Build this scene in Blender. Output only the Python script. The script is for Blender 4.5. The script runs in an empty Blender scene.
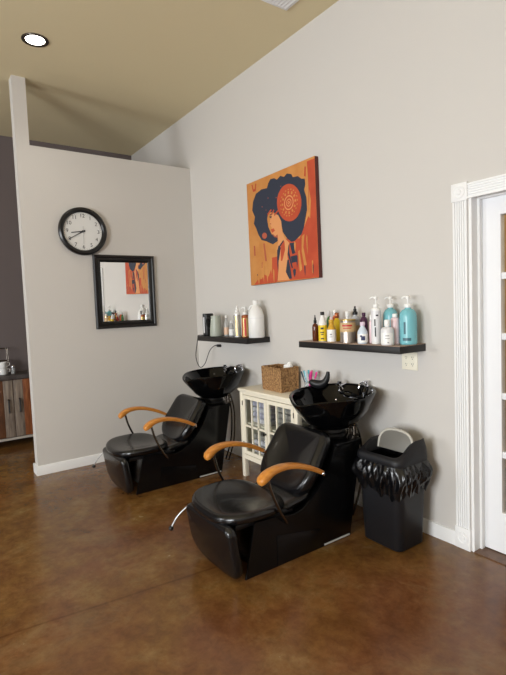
import bpy, bmesh, math, random
from mathutils import Vector, Matrix
random.seed(7)
PI = math.pi
S = bpy.context.scene
C = S.collection

# ------------------------------------------------------------------ helpers
def lin(c):
    return tuple((x/12.92 if x <= .04045 else ((x+.055)/1.055)**2.4) for x in [v/255 for v in c]) + (1,)

def mat(name, rgb, rough=.5, metal=0, spec=.5, coat=0, bump=0, bscale=200, vary=None, vscale=5, trans=0, alpha=1, emit=None, estr=0, ior=1.45, stretch=None):
    m = bpy.data.materials.new(name); m.use_nodes = True
    nt = m.node_tree; N = nt.nodes; b = N['Principled BSDF']
    b.inputs['Base Color'].default_value = lin(rgb)
    b.inputs['Roughness'].default_value = rough
    b.inputs['Metallic'].default_value = metal
    b.inputs['Specular IOR Level'].default_value = spec
    b.inputs['Coat Weight'].default_value = coat
    b.inputs['Coat Roughness'].default_value = .05
    b.inputs['Transmission Weight'].default_value = trans
    b.inputs['Alpha'].default_value = alpha
    b.inputs['IOR'].default_value = ior
    if emit:
        b.inputs['Emission Color'].default_value = lin(emit); b.inputs['Emission Strength'].default_value = estr
    tc = N.new('ShaderNodeTexCoord')
    src = tc.outputs['Object']
    if stretch:
        mp = N.new('ShaderNodeMapping'); mp.inputs['Scale'].default_value = stretch
        nt.links.new(src, mp.inputs['Vector']); src = mp.outputs['Vector']
    if vary:
        n = N.new('ShaderNodeTexNoise'); n.inputs['Scale'].default_value = vscale; n.inputs['Detail'].default_value = 5
        nt.links.new(src, n.inputs['Vector'])
        r = N.new('ShaderNodeValToRGB'); r.color_ramp.elements[0].color = lin(rgb); r.color_ramp.elements[1].color = lin(vary)
        r.color_ramp.elements[0].position = .35; r.color_ramp.elements[1].position = .65
        nt.links.new(n.outputs['Fac'], r.inputs['Fac']); nt.links.new(r.outputs['Color'], b.inputs['Base Color'])
    if bump:
        n = N.new('ShaderNodeTexNoise'); n.inputs['Scale'].default_value = bscale; n.inputs['Detail'].default_value = 3
        nt.links.new(src, n.inputs['Vector'])
        u = N.new('ShaderNodeBump'); u.inputs['Strength'].default_value = bump; u.inputs['Distance'].default_value = .01
        nt.links.new(n.outputs['Fac'], u.inputs['Height']); nt.links.new(u.outputs['Normal'], b.inputs['Normal'])
    return m

def obj(name, bm, mats, parent=None, angle=35, kind=None):
    bmesh.ops.recalc_face_normals(bm, faces=bm.faces[:])
    me = bpy.data.meshes.new(name); bm.to_mesh(me); bm.free()
    for m in (mats if isinstance(mats, (list, tuple)) else [mats]): me.materials.append(m)
    for p in me.polygons: p.use_smooth = True
    me.set_sharp_from_angle(angle=math.radians(angle))
    o = bpy.data.objects.new(name, me); C.objects.link(o)
    if parent: o.parent = parent
    if kind: o['kind'] = kind
    return o

def tag(o, label, cat, group=None):
    o['label'] = label; o['category'] = cat
    if group: o['group'] = group
    return o

def thing(name, label, cat, loc=(0,0,0), rz=0, group=None):
    o = bpy.data.objects.new(name, None); C.objects.link(o)
    o.empty_display_size = .1
    o.location = loc; o.rotation_euler = (0,0,rz)
    return tag(o, label, cat, group)

def dup(root, loc, rz, label, group=None):
    r = root.copy(); C.objects.link(r); r.location = loc; r.rotation_euler = (0,0,rz); r['label'] = label
    if group: r['group'] = group
    for ch in list(root.children):
        c = ch.copy(); C.objects.link(c); c.parent = r
        for g in list(ch.children):
            d = g.copy(); C.objects.link(d); d.parent = c
    return r

def BM(): return bmesh.new()

def box(bm, x0,x1,y0,y1,z0,z1, bev=0, mi=0, seg=2, M=None):
    vs = [bm.verts.new(p) for p in ((x0,y0,z0),(x1,y0,z0),(x1,y1,z0),(x0,y1,z0),(x0,y0,z1),(x1,y0,z1),(x1,y1,z1),(x0,y1,z1))]
    fs = [bm.faces.new([vs[i] for i in q]) for q in ((3,2,1,0),(4,5,6,7),(0,1,5,4),(1,2,6,5),(2,3,7,6),(3,0,4,7))]
    for f in fs: f.material_index = mi
    if bev:
        es = list({e for f in fs for e in f.edges})
        r = bmesh.ops.bevel(bm, geom=es, offset=bev, segments=seg, affect='EDGES', profile=.5, material=mi)
        vs = list({v for f in r['faces'] for v in f.verts} | {v for v in vs if v.is_valid})
    if M is not None:
        for v in vs: v.co = M @ v.co
    return bm

def prism(bm, poly, axis, a0, a1, bev=0, mi=0, seg=2):
    # poly: 2-D points; axis 'x' -> (y,z), 'y' -> (x,z), 'z' -> (x,y)
    def P(p, a): return {'x':(a,p[0],p[1]),'y':(p[0],a,p[1]),'z':(p[0],p[1],a)}[axis]
    A = [bm.verts.new(P(p,a0)) for p in poly]; B = [bm.verts.new(P(p,a1)) for p in poly]
    n = len(poly); fs = [bm.faces.new(A[::-1]), bm.faces.new(B)]
    for i in range(n): fs.append(bm.faces.new([A[i],A[(i+1)%n],B[(i+1)%n],B[i]]))
    for f in fs: f.material_index = mi
    if bev:
        bmesh.ops.bevel(bm, geom=list(fs[0].edges)+list(fs[1].edges), offset=bev, segments=seg, affect='EDGES', profile=.5, material=mi)
    return bm

def lathe(bm, prof, c=(0,0,0), seg=32, mi=0, sx=1, sy=1, M=None):
    rings = []
    for r, z in prof:
        if r < 1e-6: rings.append([bm.verts.new((c[0],c[1],c[2]+z))])
        else: rings.append([bm.verts.new((c[0]+r*sx*math.cos(2*PI*i/seg), c[1]+r*sy*math.sin(2*PI*i/seg), c[2]+z)) for i in range(seg)])
    for a, b in zip(rings, rings[1:]):
        for i in range(seg):
            j = (i+1) % seg
            if len(a) == 1 and len(b) == 1: continue
            if len(a) == 1: f = bm.faces.new([a[0], b[i], b[j]])
            elif len(b) == 1: f = bm.faces.new([a[i], a[j], b[0]])
            else: f = bm.faces.new([a[i], a[j], b[j], b[i]])
            f.material_index = mi
    if M is not None:
        for r in rings:
            for v in r: v.co = M @ v.co
    return rings

def smooth_pts(pts, n=6):
    P = [Vector(p) for p in pts]; out = []
    for i in range(len(P)-1):
        p0 = P[max(i-1,0)]; p1 = P[i]; p2 = P[i+1]; p3 = P[min(i+2,len(P)-1)]
        for k in range(n):
            t = k/n
            out.append(.5*((2*p1)+(p2-p0)*t+(2*p0-5*p1+4*p2-p3)*t*t+(3*p1-p0-3*p2+p3)*t**3))
    out.append(P[-1]); return out

def tube(bm, pts, r, seg=10, mi=0, cap=True):
    P = [Vector(p) for p in pts]; n = len(P)
    R = r if isinstance(r, (list,tuple)) else [r]*n
    rings = []; up = None
    for i in range(n):
        t = (P[min(i+1,n-1)]-P[max(i-1,0)]).normalized()
        if up is None:
            up = Vector((0,0,1)) if abs(t.z) < .9 else Vector((1,0,0))
        a = t.cross(up)
        if a.length < 1e-5: a = t.cross(Vector((0,1,0)))
        a.normalize(); b = a.cross(t).normalized(); up = b
        rings.append([bm.verts.new(P[i]+R[i]*(math.cos(2*PI*k/seg)*a+math.sin(2*PI*k/seg)*b)) for k in range(seg)])
    for A, B in zip(rings, rings[1:]):
        for k in range(seg):
            bm.faces.new([A[k],A[(k+1)%seg],B[(k+1)%seg],B[k]]).material_index = mi
    if cap:
        bm.faces.new(rings[0][::-1]).material_index = mi; bm.faces.new(rings[-1]).material_index = mi
    return rings

def ball(bm, c, r, mi=0, sc=(1,1,1)):
    lathe(bm, [(r*math.sin(PI*k/10)*1.0, -r*math.cos(PI*k/10)) for k in range(11)], c, 16, mi, sc[0], sc[1])

def rrect(hx, hy, r, n=6):
    out = []
    for cx, cy, a0 in ((hx-r,hy-r,0),(-hx+r,hy-r,PI/2),(-hx+r,-hy+r,PI),(hx-r,-hy+r,1.5*PI)):
        for k in range(n+1):
            a = a0+PI/2*k/n; out.append((cx+r*math.cos(a), cy+r*math.sin(a)))
    return out

def pillow(bm, outline, th, er, dome=0, M=None, n=5, f=None, mi=0):
    # upholstered pad: outline in xy, thickness th in z, rounded rim of radius er, crown dome on top
    loops = []
    cx = sum(p[0] for p in outline)/len(outline); cy = sum(p[1] for p in outline)/len(outline)
    m = len(outline)
    def inset(d):
        out = []
        for i in range(m):
            p = Vector(outline[i]); a = Vector(outline[i-1]); b = Vector(outline[(i+1)%m])
            t = (b-a).normalized(); nrm = Vector((-t.y, t.x)); out.append(p+nrm*d)
        return out
    lv = []
    for k in range(n+1):
        a = PI/2*k/n; lv.append((er*(1-math.sin(a)) , -th/2+er*(1-math.cos(a)) if False else 0))
    seq = []
    for k in range(n+1):
        a = -PI/2+PI/2*k/n; seq.append((er*(1-math.cos(a)), -th/2+er*(1+math.sin(a))))
    for k in range(n+1):
        a = PI/2*k/n; seq.append((er*(1-math.cos(a)), th/2-er*(1-math.sin(a))))
    for d, z in seq: loops.append([Vector((p.x,p.y,z)) for p in inset(d)])
    top = loops[-1]
    for s in (.85,.65,.45,.25):
        zz = th/2+dome*(1-s*s)
        loops.append([Vector((cx+(p.x-cx)*s, cy+(p.y-cy)*s, zz)) for p in top])
    V = []
    for L in loops:
        row = []
        for p in L:
            q = p.copy()
            if f: q = Vector(f(q))
            if M is not None: q = M @ q
            row.append(bm.verts.new(q))
        V.append(row)
    for A, B in zip(V, V[1:]):
        for k in range(m): bm.faces.new([A[k],A[(k+1)%m],B[(k+1)%m],B[k]]).material_index = mi
    bm.faces.new(V[0][::-1]).material_index = mi; bm.faces.new(V[-1]).material_index = mi
    return bm

def text_bm(bm, s, size, M, mi=0, ext=.0004):
    cu = bpy.data.curves.new('lettering','FONT'); cu.body = s; cu.size = size; cu.align_x = 'CENTER'; cu.align_y = 'CENTER'; cu.extrude = ext
    o = bpy.data.objects.new('lettering', cu); C.objects.link(o)
    bpy.context.view_layer.update()
    me = bpy.data.meshes.new_from_object(o.evaluated_get(bpy.context.evaluated_depsgraph_get()))
    n0 = len(bm.verts); f0 = len(bm.faces)
    bm.from_mesh(me); bm.verts.ensure_lookup_table(); bm.faces.ensure_lookup_table()
    for v in bm.verts[n0:]: v.co = M @ v.co
    for q in bm.faces[f0:]: q.material_index = mi
    bpy.data.objects.remove(o); bpy.data.curves.remove(cu); bpy.data.meshes.remove(me)

# ------------------------------------------------------------------ materials
M_wall = mat('wall_paint', (205,201,196), .75, bump=.06, bscale=90)
M_back = mat('mauve_wall_paint', (108,98,97), .8, bump=.06, bscale=90)
M_ceil = mat('ceiling_paint', (219,205,168), .8, bump=.05, bscale=60)
M_trim = mat('white_trim_paint', (236,236,236), .35)
M_door = mat('white_door_paint', (232,233,236), .35)
M_tan = mat('tan_wall_paint', (214,186,142), .7)
M_glass = bpy.data.materials.new('pane_glass'); M_glass.use_nodes = True
_n = M_glass.node_tree.nodes; _l = M_glass.node_tree.links; _n.remove(_n['Principled BSDF'])
_t = _n.new('ShaderNodeBsdfTransparent'); _t.inputs[0].default_value = (.93,.95,.95,1); _g = _n.new('ShaderNodeBsdfGlossy'); _g.inputs['Roughness'].default_value = .03
_w = _n.new('ShaderNodeLayerWeight'); _p = _n.new('ShaderNodeMath'); _p.operation='POWER'; _p.inputs[1].default_value = 5; _l.new(_w.outputs['Facing'],_p.inputs[0])
_f = _n.new('ShaderNodeMath'); _f.operation='MULTIPLY_ADD'; _f.inputs[1].default_value = .6; _f.inputs[2].default_value = .04; _l.new(_p.outputs[0],_f.inputs[0]); _m = _n.new('ShaderNodeMixShader')
_l.new(_f.outputs[0],_m.inputs[0]); _l.new(_t.outputs[0],_m.inputs[1]); _l.new(_g.outputs[0],_m.inputs[2]); _l.new(_m.outputs[0],_n['Material Output'].inputs[0])
M_vinyl = mat('black_vinyl', (13,13,15), .23, bump=.04, bscale=350, coat=.15)
M_gloss = mat('black_laminate', (9,9,10), .22, spec=.4)
M_ceramic = mat('black_porcelain', (5,5,6), .07, spec=.42)
M_wood = mat('honey_wood', (206,138,58), .3, vary=(186,116,44), vscale=14, stretch=(6,1,6), coat=.3)
M_chrome = mat('chrome', (215,215,220), .12, 1)
M_dchrome = mat('dark_steel', (112,104,96), .25, 1)
M_black = mat('black_plastic', (20,20,22), .35)
M_matblack = mat('black_frame_paint', (16,15,16), .28)
M_shelf = mat('black_shelf_paint', (24,21,21), .45, bump=.1, bscale=120)
M_shelftop = mat('brown_shelf_wood', (172,150,134), .5, vary=(140,116,100), vscale=8, stretch=(1,12,12))
M_cream = mat('cream_cabinet_paint', (236,228,208), .42)
M_mirror = mat('mirror_silver', (242,242,242), .01, 1)
M_clockw = mat('clock_face_white', (222,222,220), .5)
M_ink = mat('dark_ink', (45,45,48), .6)
M_grayink = mat('grey_ink', (150,150,150), .6)
M_bin = mat('charcoal_bin_plastic', (27,27,30), .48, spec=.4, bump=.08, bscale=300)
M_bag = mat('black_bag_plastic', (12,12,14), .22, spec=.6)
M_lid = mat('grey_lid_plastic', (186,182,172), .4)
M_wick = mat('wicker', (186,144,96), .75, vary=(110,76,44), vscale=70, bump=.9, bscale=110)
M_white = mat('white_plastic', (238,238,236), .35)
M_offwhite = mat('ivory_plastic', (240,234,214), .4)
M_socket = mat('dark_slot', (60,56,50), .5)
M_strip = mat('pale_strip', (196,194,190), .3)
M_paper = mat('tissue_paper', (246,246,244), .8)
M_clear = mat('clear_plastic', (232,236,238), .12, trans=.7, ior=1.2)

def floor_mat():
    m = bpy.data.materials.new('stained_concrete'); m.use_nodes = True
    nt = m.node_tree; N = nt.nodes; L = nt.links; b = N['Principled BSDF']
    tc = N.new('ShaderNodeTexCoord')
    def noise(sc, det=6, dist=0, rough=.6):
        n = N.new('ShaderNodeTexNoise'); n.inputs['Scale'].default_value = sc; n.inputs['Detail'].default_value = det
        n.inputs['Distortion'].default_value = dist; n.inputs['Roughness'].default_value = rough
        L.new(tc.outputs['Object'], n.inputs['Vector']); return n
    def ramp(src, cols):
        r = N.new('ShaderNodeValToRGB'); e = r.color_ramp.elements
        e[0].position, e[0].color = cols[0][0], lin(cols[0][1]); e[1].position, e[1].color = cols[-1][0], lin(cols[-1][1])
        for p, c in cols[1:-1]:
            q = e.new(p); q.color = lin(c)
        L.new(src, r.inputs['Fac']); return r
    big = noise(.8, 4, .2); mid = noise(2.6, 12, .2, .76); fine = noise(14, 8, .5, .7)
    c1 = ramp(mid.outputs['Fac'], [(.28,(92,60,30)), (.42,(112,78,38)), (.52,(126,90,44)), (.62,(140,110,62)), (.76,(160,138,92))])
    c2 = ramp(mid.outputs['Fac'], [(.28,(92,54,30)), (.42,(110,68,38)), (.54,(122,80,48)), (.66,(132,96,62)), (.78,(146,114,84))])
    mx = N.new('ShaderNodeMix'); mx.data_type = 'RGBA'
    rb = ramp(big.outputs['Fac'], [(.42,(0,0,0)), (.62,(255,255,255))])
    L.new(rb.outputs['Color'], mx.inputs[0]); L.new(c1.outputs['Color'], mx.inputs[6]); L.new(c2.outputs['Color'], mx.inputs[7])
    mul = N.new('ShaderNodeMix'); mul.data_type = 'RGBA'; mul.blend_type = 'MULTIPLY'; mul.inputs[0].default_value = .55
    cf = ramp(fine.outputs['Fac'], [(.34,(165,158,150)), (.6,(238,236,230))])
    L.new(mx.outputs[2], mul.inputs[6]); L.new(cf.outputs['Color'], mul.inputs[7])
    # pale worn patches
    pn = noise(1.5, 10, .5, .7); pr_ = ramp(pn.outputs['Fac'], [(.56,(0,0,0)), (.70,(150,150,150))])
    pm_ = N.new('ShaderNodeMix'); pm_.data_type = 'RGBA'; L.new(pr_.outputs['Color'], pm_.inputs[0]); L.new(mul.outputs[2], pm_.inputs[6]); pm_.inputs[7].default_value = lin((156,138,98))
    mul = pm_
    # saw-cut joint
    sep = N.new('ShaderNodeSeparateXYZ'); L.new(tc.outputs['Object'], sep.inputs[0])
    wob = noise(1.3, 4)
    a1 = N.new('ShaderNodeMath'); a1.operation = 'MULTIPLY_ADD'; a1.inputs[1].default_value = -.107; a1.inputs[2].default_value = -2.58
    L.new(sep.outputs['Y'], a1.inputs[0])
    a2 = N.new('ShaderNodeMath'); a2.operation = 'ADD'; L.new(sep.outputs['X'], a2.inputs[0]); L.new(a1.outputs[0], a2.inputs[1])
    a3 = N.new('ShaderNodeMath'); a3.operation = 'MULTIPLY_ADD'; a3.inputs[1].default_value = .03; L.new(wob.outputs['Fac'], a3.inputs[0]); L.new(a2.outputs[0], a3.inputs[2])
    a4 = N.new('ShaderNodeMath'); a4.operation = 'ABSOLUTE'; L.new(a3.outputs[0], a4.inputs[0])
    jr = ramp(a4.outputs[0], [(.002,(196,180,160)), (.010,(240,236,230)), (.05,(255,255,255))])
    m2 = N.new('ShaderNodeMix'); m2.data_type = 'RGBA'; m2.blend_type = 'MULTIPLY'; m2.inputs[0].default_value = .8
    L.new(mul.outputs[2], m2.inputs[6]); L.new(jr.outputs['Color'], m2.inputs[7])
    L.new(m2.outputs[2], b.inputs['Base Color'])
    rr = N.new('ShaderNodeMapRange'); rr.inputs['To Min'].default_value = .14; rr.inputs['To Max'].default_value = .34
    L.new(mid.outputs['Fac'], rr.inputs['Value']); L.new(rr.outputs['Result'], b.inputs['Roughness'])
    u = N.new('ShaderNodeBump'); u.inputs['Strength'].default_value = .05; u.inputs['Distance'].default_value = .02
    L.new(mid.outputs['Fac'], u.inputs['Height']); L.new(u.outputs['Normal'], b.inputs['Normal'])
    b.inputs['Specular IOR Level'].default_value = .5
    return m
M_floor = floor_mat()

def plank_mat(name, a, bcol):
    return mat(name, a, .55, vary=bcol, vscale=5, stretch=(8,8,1), bump=.2, bscale=30)
M_pg = plank_mat('grey_planks', (148,134,120), (110,96,86)); M_po = plank_mat('orange_planks', (150,88,48), (112,60,30)); M_pb = plank_mat('brown_planks', (104,66,42), (78,48,30))
M_slate = mat('slate_top', (86,80,78), .5, vary=(64,58,56), vscale=12)

# ------------------------------------------------------------------ setting
H = 3.63
XR = 7.2; YW = -6.6; XB = -1.65
def struct(name, bm, m, parent=None):
    return obj(name, bm, m, parent, kind='structure')
b = BM(); box(b, XB-.1, XR+.1, YW-.1, 2.4, -.1, 0); struct('floor', b, M_floor)
b = BM(); box(b, XB-.1, XR+.1, YW-.1, 2.4, H, H+.1); struct('ceiling', b, M_ceil)
b = BM()
DX0, DX1, DZ = 3.25, 4.17, 2.085
box(b, XB, DX0, 0, .14, 0, H); box(b, DX1, XR, 0, .14, 0, H); box(b, DX0, DX1, 0, .14, DZ, H)
struct('wall_right', b, M_wall)
b = BM(); prism(b, [(-1.749,0),(0,0),(0,3.037),(-1.635,3.037),(-1.635,H),(-1.749,H)], 'x', -.125, 0); struct('wall_partition', b, M_wall)
b = BM(); box(b, XB-.1, XB, YW, .14, 0, H); struct('wall_back', b, M_back)
b = BM(); box(b, XR, XR+.1, YW, .14, 0, H); struct('wall_rear', b, M_wall)
# far wall with two daylight windows, behind and left of the photograph
WIN = [(.25,1.25,.7,2.7), (3.1,5.6,.7,2.5)]
b = BM(); xs = XB
for x0,x1,z0,z1 in WIN:
    box(b, xs, x0, YW-.1, YW, 0, H); box(b, x0, x1, YW-.1, YW, 0, z0); box(b, x0, x1, YW-.1, YW, z1, H); xs = x1
box(b, xs, XR, YW-.1, YW, 0, H); struct('wall_left', b, M_wall)
for i,(x0,x1,z0,z1) in enumerate(WIN):
    b = BM()
    for q in ((x0,x0+.05,z0,z1),(x1-.05,x1,z0,z1),(x0+.05,x1-.05,z0,z0+.05),(x0+.05,x1-.05,z1-.05,z1)): box(b, q[0],q[1],YW-.08,YW+.01,q[2],q[3])
    struct('window_%d'%(i+1), b, M_trim)
# baseboards
prof = [(0,0),(-.016,0),(-.016,.068),(-.010,.085),(0,.088)]
b = BM(); prism(b, prof, 'x', .016, 3.152); struct('baseboard_right', b, M_trim)
b = BM(); prism(b, [(-p[0],p[1]) for p in prof], 'y', -1.765, 0)
box(b, -.141, .0, -1.765, -1.749, 0, .086); struct('baseboard_partition', b, M_trim)
# door casing: fluted legs and head, plinth and rosette blocks
def fluted(bm, a0, a1, l0, l1, vertical=True):
    n = 5; w = (a1-a0); pts = [(a0,0),(a0,-.016)]
    for k in range(n):
        c0 = a0+w*(.10+.8*k/n); c1 = a0+w*(.10+.8*(k+1)/n)
        pts += [(c0+.003,-.016),((c0+c1)/2-.003,-.009),((c0+c1)/2+.003,-.009),(c1-.003,-.016)]
    pts += [(a1,-.016),(a1,0)]
    if vertical: prism(bm, pts, 'z', l0, l1)
    else: prism(bm, [(p[1],p[0]) for p in pts], 'x', l0, l1)
b = BM()
fluted(b, 3.158, 3.244, .13, 2.05); fluted(b, 4.178, 4.268, .13, 2.06); fluted(b, 2.058, 2.142, 3.25, 4.17, False)
for x in (3.152, 4.17):
    box(b, x, x+.098, -.022, 0, 0, .13, .003); box(b, x, x+.098, -.022, 0, 2.05, 2.152, .003)
    for z in (.07, 2.10):
        Mx = Matrix.Translation((x+.049,-.022,z)) @ Matrix.Rotation(PI/2,4,'X')
        lathe(b, [(.036,-.001),(.036,.004),(.030,.004),(.027,.001),(.016,.001),(.013,.006),(0,.007)], (0,0,0), 24, M=Mx)
struct('trim_1', b, M_trim)
b = BM()   # jamb lining, stop
for x0,x1 in ((DX0,DX0+.016),(DX1-.016,DX1)): box(b, x0,x1,-.004,.14,0,DZ)
box(b, DX0+.016,DX1-.016,-.004,.14,DZ-.016,DZ)
box(b, DX0+.016,DX0+.03,.055,.085,0,DZ-.016); box(b, DX1-.03,DX1-.016,.055,.085,0,DZ-.016); box(b, DX0+.03,DX1-.03,.055,.085,DZ-.03,DZ-.016)
struct('trim_2', b, M_trim)
b = BM(); box(b, DX0+.016,DX1-.016,-.01,.14,0,.006); struct('trim_3', b, mat('threshold_wood',(112,84,64),.4,vary=(92,66,50),vscale=20))
# glazed door
b = BM(); x0,x1,y0,y1,z0,z1 = 3.27,4.15,.088,.13,.012,2.066
gx0,gx1,gz0,gz1 = 3.382,4.038,.25,1.955
box(b, x0,gx0,y0,y1,z0,z1); box(b, gx1,x1,y0,y1,z0,z1); box(b, gx0,gx1,y0,y1,z0,gz0); box(b, gx0,gx1,y0,y1,gz1,z1)
cw = (gx1-gx0)/3; rh = (gz1-gz0)/5
for k in (1,2): box(b, gx0+cw*k-.012, gx0+cw*k+.012, y0+.006,y1-.006, gz0,gz1)
for k in range(1,5): box(b, gx0,gx1, y0+.004,y1-.004, gz0+rh*k-.019, gz0+rh*k+.019, .004)
dr = struct('door_1', b, M_door)
for i in range(3):
    for k in range(5):
        b = BM(); box(b, gx0+cw*i+(.012 if i else 0), gx0+cw*(i+1)-(.012 if i<2 else 0), .107,.111, gz0+rh*k+(.019 if k else 0), gz0+rh*(k+1)-(.019 if k<4 else 0))
        struct('pane', b, M_glass, dr)
b = BM(); lathe(b, [(.024,0),(.024,.006),(.01,.008),(.01,.04),(.024,.048),(.026,.06),(.018,.07),(0,.072)], M=Matrix.Translation((4.09,.088,.95)) @ Matrix.Rotation(PI/2,4,'X'), seg=24)
struct('door_handle', b, M_chrome, dr)
# hallway seen through the door panes
b = BM(); box(b, 2.6,2.66,.14,2.2,0,H); box(b, 5.3,5.36,.14,2.2,0,H); box(b, 2.6,5.36,2.2,2.26,0,H); struct('wall_hallway', b, M_tan)
# ------------------------------------------------------------------ shampoo chairs
def make_chair():
    root = thing('shampoo_chair', 'nearer black shampoo chair with basin, in front beside the rubbish bin', 'shampoo chair', (2.415,-.75,0), 0, 'backwash shampoo chairs')
    oy = .75
    sy = lambda pts: [(p[0]+oy, p[1]) for p in pts]
    prof = [(-1.22,0),(-1.145,.305),(-.97,.29),(-.86,.262),(-.79,.277),(-.727,.315),(-.665,.365),(-.616,.418),(-.575,.475),(-.543,.535),(-.510,.602),(-.285,.602),(-.40,0)]
    # base housing between the side panels
    b = BM(); prism(b, sy([(-1.12,.012),(-1.075,.285),(-.86,.255),(-.79,.27),(-.70,.32),(-.61,.405),(-.535,.52),(-.50,.598),(-.29,.598),(-.405,.012)]), 'x', -.226, .226, .006)
    base = obj('base', b, M_gloss, root)
    for s in (-1,1):
        b = BM(); prism(b, sy(prof), 'x', min(s*.226,s*.238), max(s*.226,s*.238), .0025)
        sp = obj('side_panel', b, M_gloss, root)
        b = BM(); prism(b, sy([(-1.0,.012),(-.995,.182),(-.665,.122),(-.665,.012)]), 'x', min(s*.238,s*.2425), max(s*.238,s*.2425), .0015)
        obj('access_panel', b, M_gloss, sp)
        b = BM(); prism(b, sy([(-.63,.006),(-.63,.016),(-.41,.016),(-.41,.006)]), 'x', min(s*.238,s*.2405), max(s*.238,s*.2405))
        obj('kick_strip', b, M_strip, sp)
    b = BM(); box(b, -.246,.246,-.505+oy,-.278+oy,.598,.618,.006); obj('top_plate', b, M_gloss, base)
    # seat: wide rounded saddle pad
    ol = []
    for k in range(48):
        a = 2*PI*k/48; e = 3.0 if math.sin(a) < 0 else 2.8
        c, s_ = math.cos(a), math.sin(a)
        rr = (abs(c)**e+abs(s_)**e)**(-1/e)
        ol.append((.285*rr*c*(1-.05*max(0,-s_*rr)), -1.105+oy+.235*rr*s_))
    def saddle(q):
        x,y,z = q
        t = (y-(-1.105+oy))/.235
        z += .26*x*x - .016*math.exp(-((t-.1)/.6)**2-(x/.2)**2) - .016*max(0,-t-.45)**1.3
        return (x,y,z)
    b = BM(); pillow(b, ol, .060, .029, .0, Matrix.Translation((0,0,.335)), f=saddle)
    obj('seat', b, M_vinyl, root, 60)
    b = BM(); pillow(b, [(x*1.0,y) for x,y in rrect(.205,.12,.05,6)], .05, .024, .0, Matrix.Translation((0,-.80+oy,.315)) @ Matrix.Rotation(math.radians(10),4,'X'))
    obj('seat_tongue', b, M_vinyl, root, 60)
    b = BM(); box(b, -.2,.2,-1.25+oy,-.84+oy,.270,.300,.006); obj('seat_frame', b, M_black, root)
    b = BM(); tube(b, [(-.17,-1.288+oy,.298),(.17,-1.288+oy,.298)], .009); obj('hinge_rod', b, M_dchrome, root)
    # hanging leg rest
    ol = []
    for x,y in rrect(.252,.158,.045,8):
        ol.append((x,y))
    up_ = [p for p in ol if p[1] > 0]
    lo_ = []
    for k in range(1,20):
        a = PI+PI*k/20; e=(2.6 if math.cos(a) < 0 else 2.6+4.5*math.cos(a)); c,s_ = math.cos(a),math.sin(a); rr=(abs(c)**e+abs(s_)**e)**(-1/e)
        lo_.append((.252*rr*c, .158*1.0*rr*s_))
    ol = up_+lo_
    Ml = Matrix.Translation((.012,-1.285+oy,.166)) @ Matrix.Rotation(math.radians(99),4,'X')
    b = BM(); pillow(b, ol, .062, .028, .014, Ml); obj('leg_rest', b, M_vinyl, root, 60)
    # backrest
    ol = rrect(.252,.222,.08,7)
    lo_ = []
    for k in range(1,24):
        a = PI+PI*k/24; e=2.9; c,s_ = math.cos(a),math.sin(a); rr=(abs(c)**e+abs(s_)**e)**(-1/e)
        lo_.append((.252*rr*c, .236*rr*s_))
    ol = [(x*(1-.06*max(0,y/.2)), y) for x,y in [p for p in ol if p[1] > 0]+lo_]
    def cup(q):
        x,y,z = q
        return (x, y, z+.55*x*x-.012)
    Mb = Matrix.Translation((-.010,-.640+oy,.495)) @ Matrix.Rotation(math.radians(55),4,'X')
    b = BM(); pillow(b, ol, .10, .046, -.012, Mb, f=cup); obj('backrest', b, M_vinyl, root, 60)
    # arms
    arm = [(-.67,.482),(-.74,.522),(-.82,.556),(-.90,.580),(-.98,.590),(-1.05,.586),(-1.10,.570),(-1.132,.545),(-1.135,.520),(-1.115,.508),(-1.09,.520),(-1.05,.545),(-.98,.556),(-.90,.547),(-.82,.523),(-.74,.489),(-.67,.452)]
    for s in (-1,1):
        b = BM()
        P2 = smooth_pts([(0,p[0]+oy,p[1]) for p in arm[:8]], 4); Q2 = smooth_pts([(0,p[0]+oy,p[1]) for p in arm[::-1][:8]], 4)
        n = len(P2)
        rows = []
        for i in range(n):
            t, u = P2[i]+Vector((0,-.008,.024)), Q2[i]+Vector((0,-.008,.024))
            f_ = i/(n-1); w = .020+.012*f_
            cx = s*(.292 + .006*math.sin(PI*f_))
            m_ = (t+u)/2; hv = (t-u)/2
            ring = []
            for k in range(16):
                a = 2*PI*k/16
                ca, sa = math.cos(a), math.sin(a)
                ex = .55
                ring.append(b.verts.new((cx+w*math.copysign(abs(ca)**ex,ca), m_.y+hv.y*math.copysign(abs(sa)**ex,sa), m_.z+hv.z*math.copysign(abs(sa)**ex,sa))))
            rows.append(ring)
        for A,B_ in zip(rows,rows[1:]):
            for k in range(16): b.faces.new([A[k],A[(k+1)%16],B_[(k+1)%16],B_[k]])
        # rounded tip
        last = rows[-1]; cc = sum((v.co for v in last), Vector())/16; d = Vector((0,-.012,-.012))
        r2 = [b.verts.new(cc+(v.co-cc)*.65+d) for v in last]; r3 = b.verts.new(cc+d*1.25)
        for k in range(16):
            b.faces.new([last[k],last[(k+1)%16],r2[(k+1)%16],r2[k]]); b.faces.new([r2[k],r2[(k+1)%16],r3])
        b.faces.new(rows[0][::-1])
        ar = obj('armrest', b, M_wood, root, 50)
        b = BM(); pts = smooth_pts([(s*.292,-1.085+oy,.555),(s*.296,-1.06+oy,.46),(s*.296,-1.01+oy,.35),(s*.275,-.95+oy,.262),(s*.236,-.925+oy,.238)], 6)
        tube(b, pts, .009, 12); obj('arm_support', b, M_dchrome, ar)
        b = BM(); Mx = Matrix.Translation((s*.292,-.69+oy,.494)) @ Matrix.Rotation(s*PI/2,4,'Y')
        lathe(b, [(0,-.055),(.012,-.055),(.012,.02),(.008,.026),(0,.028)], M=Mx, seg=16); obj('arm_bolt', b, M_chrome, ar)
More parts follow.
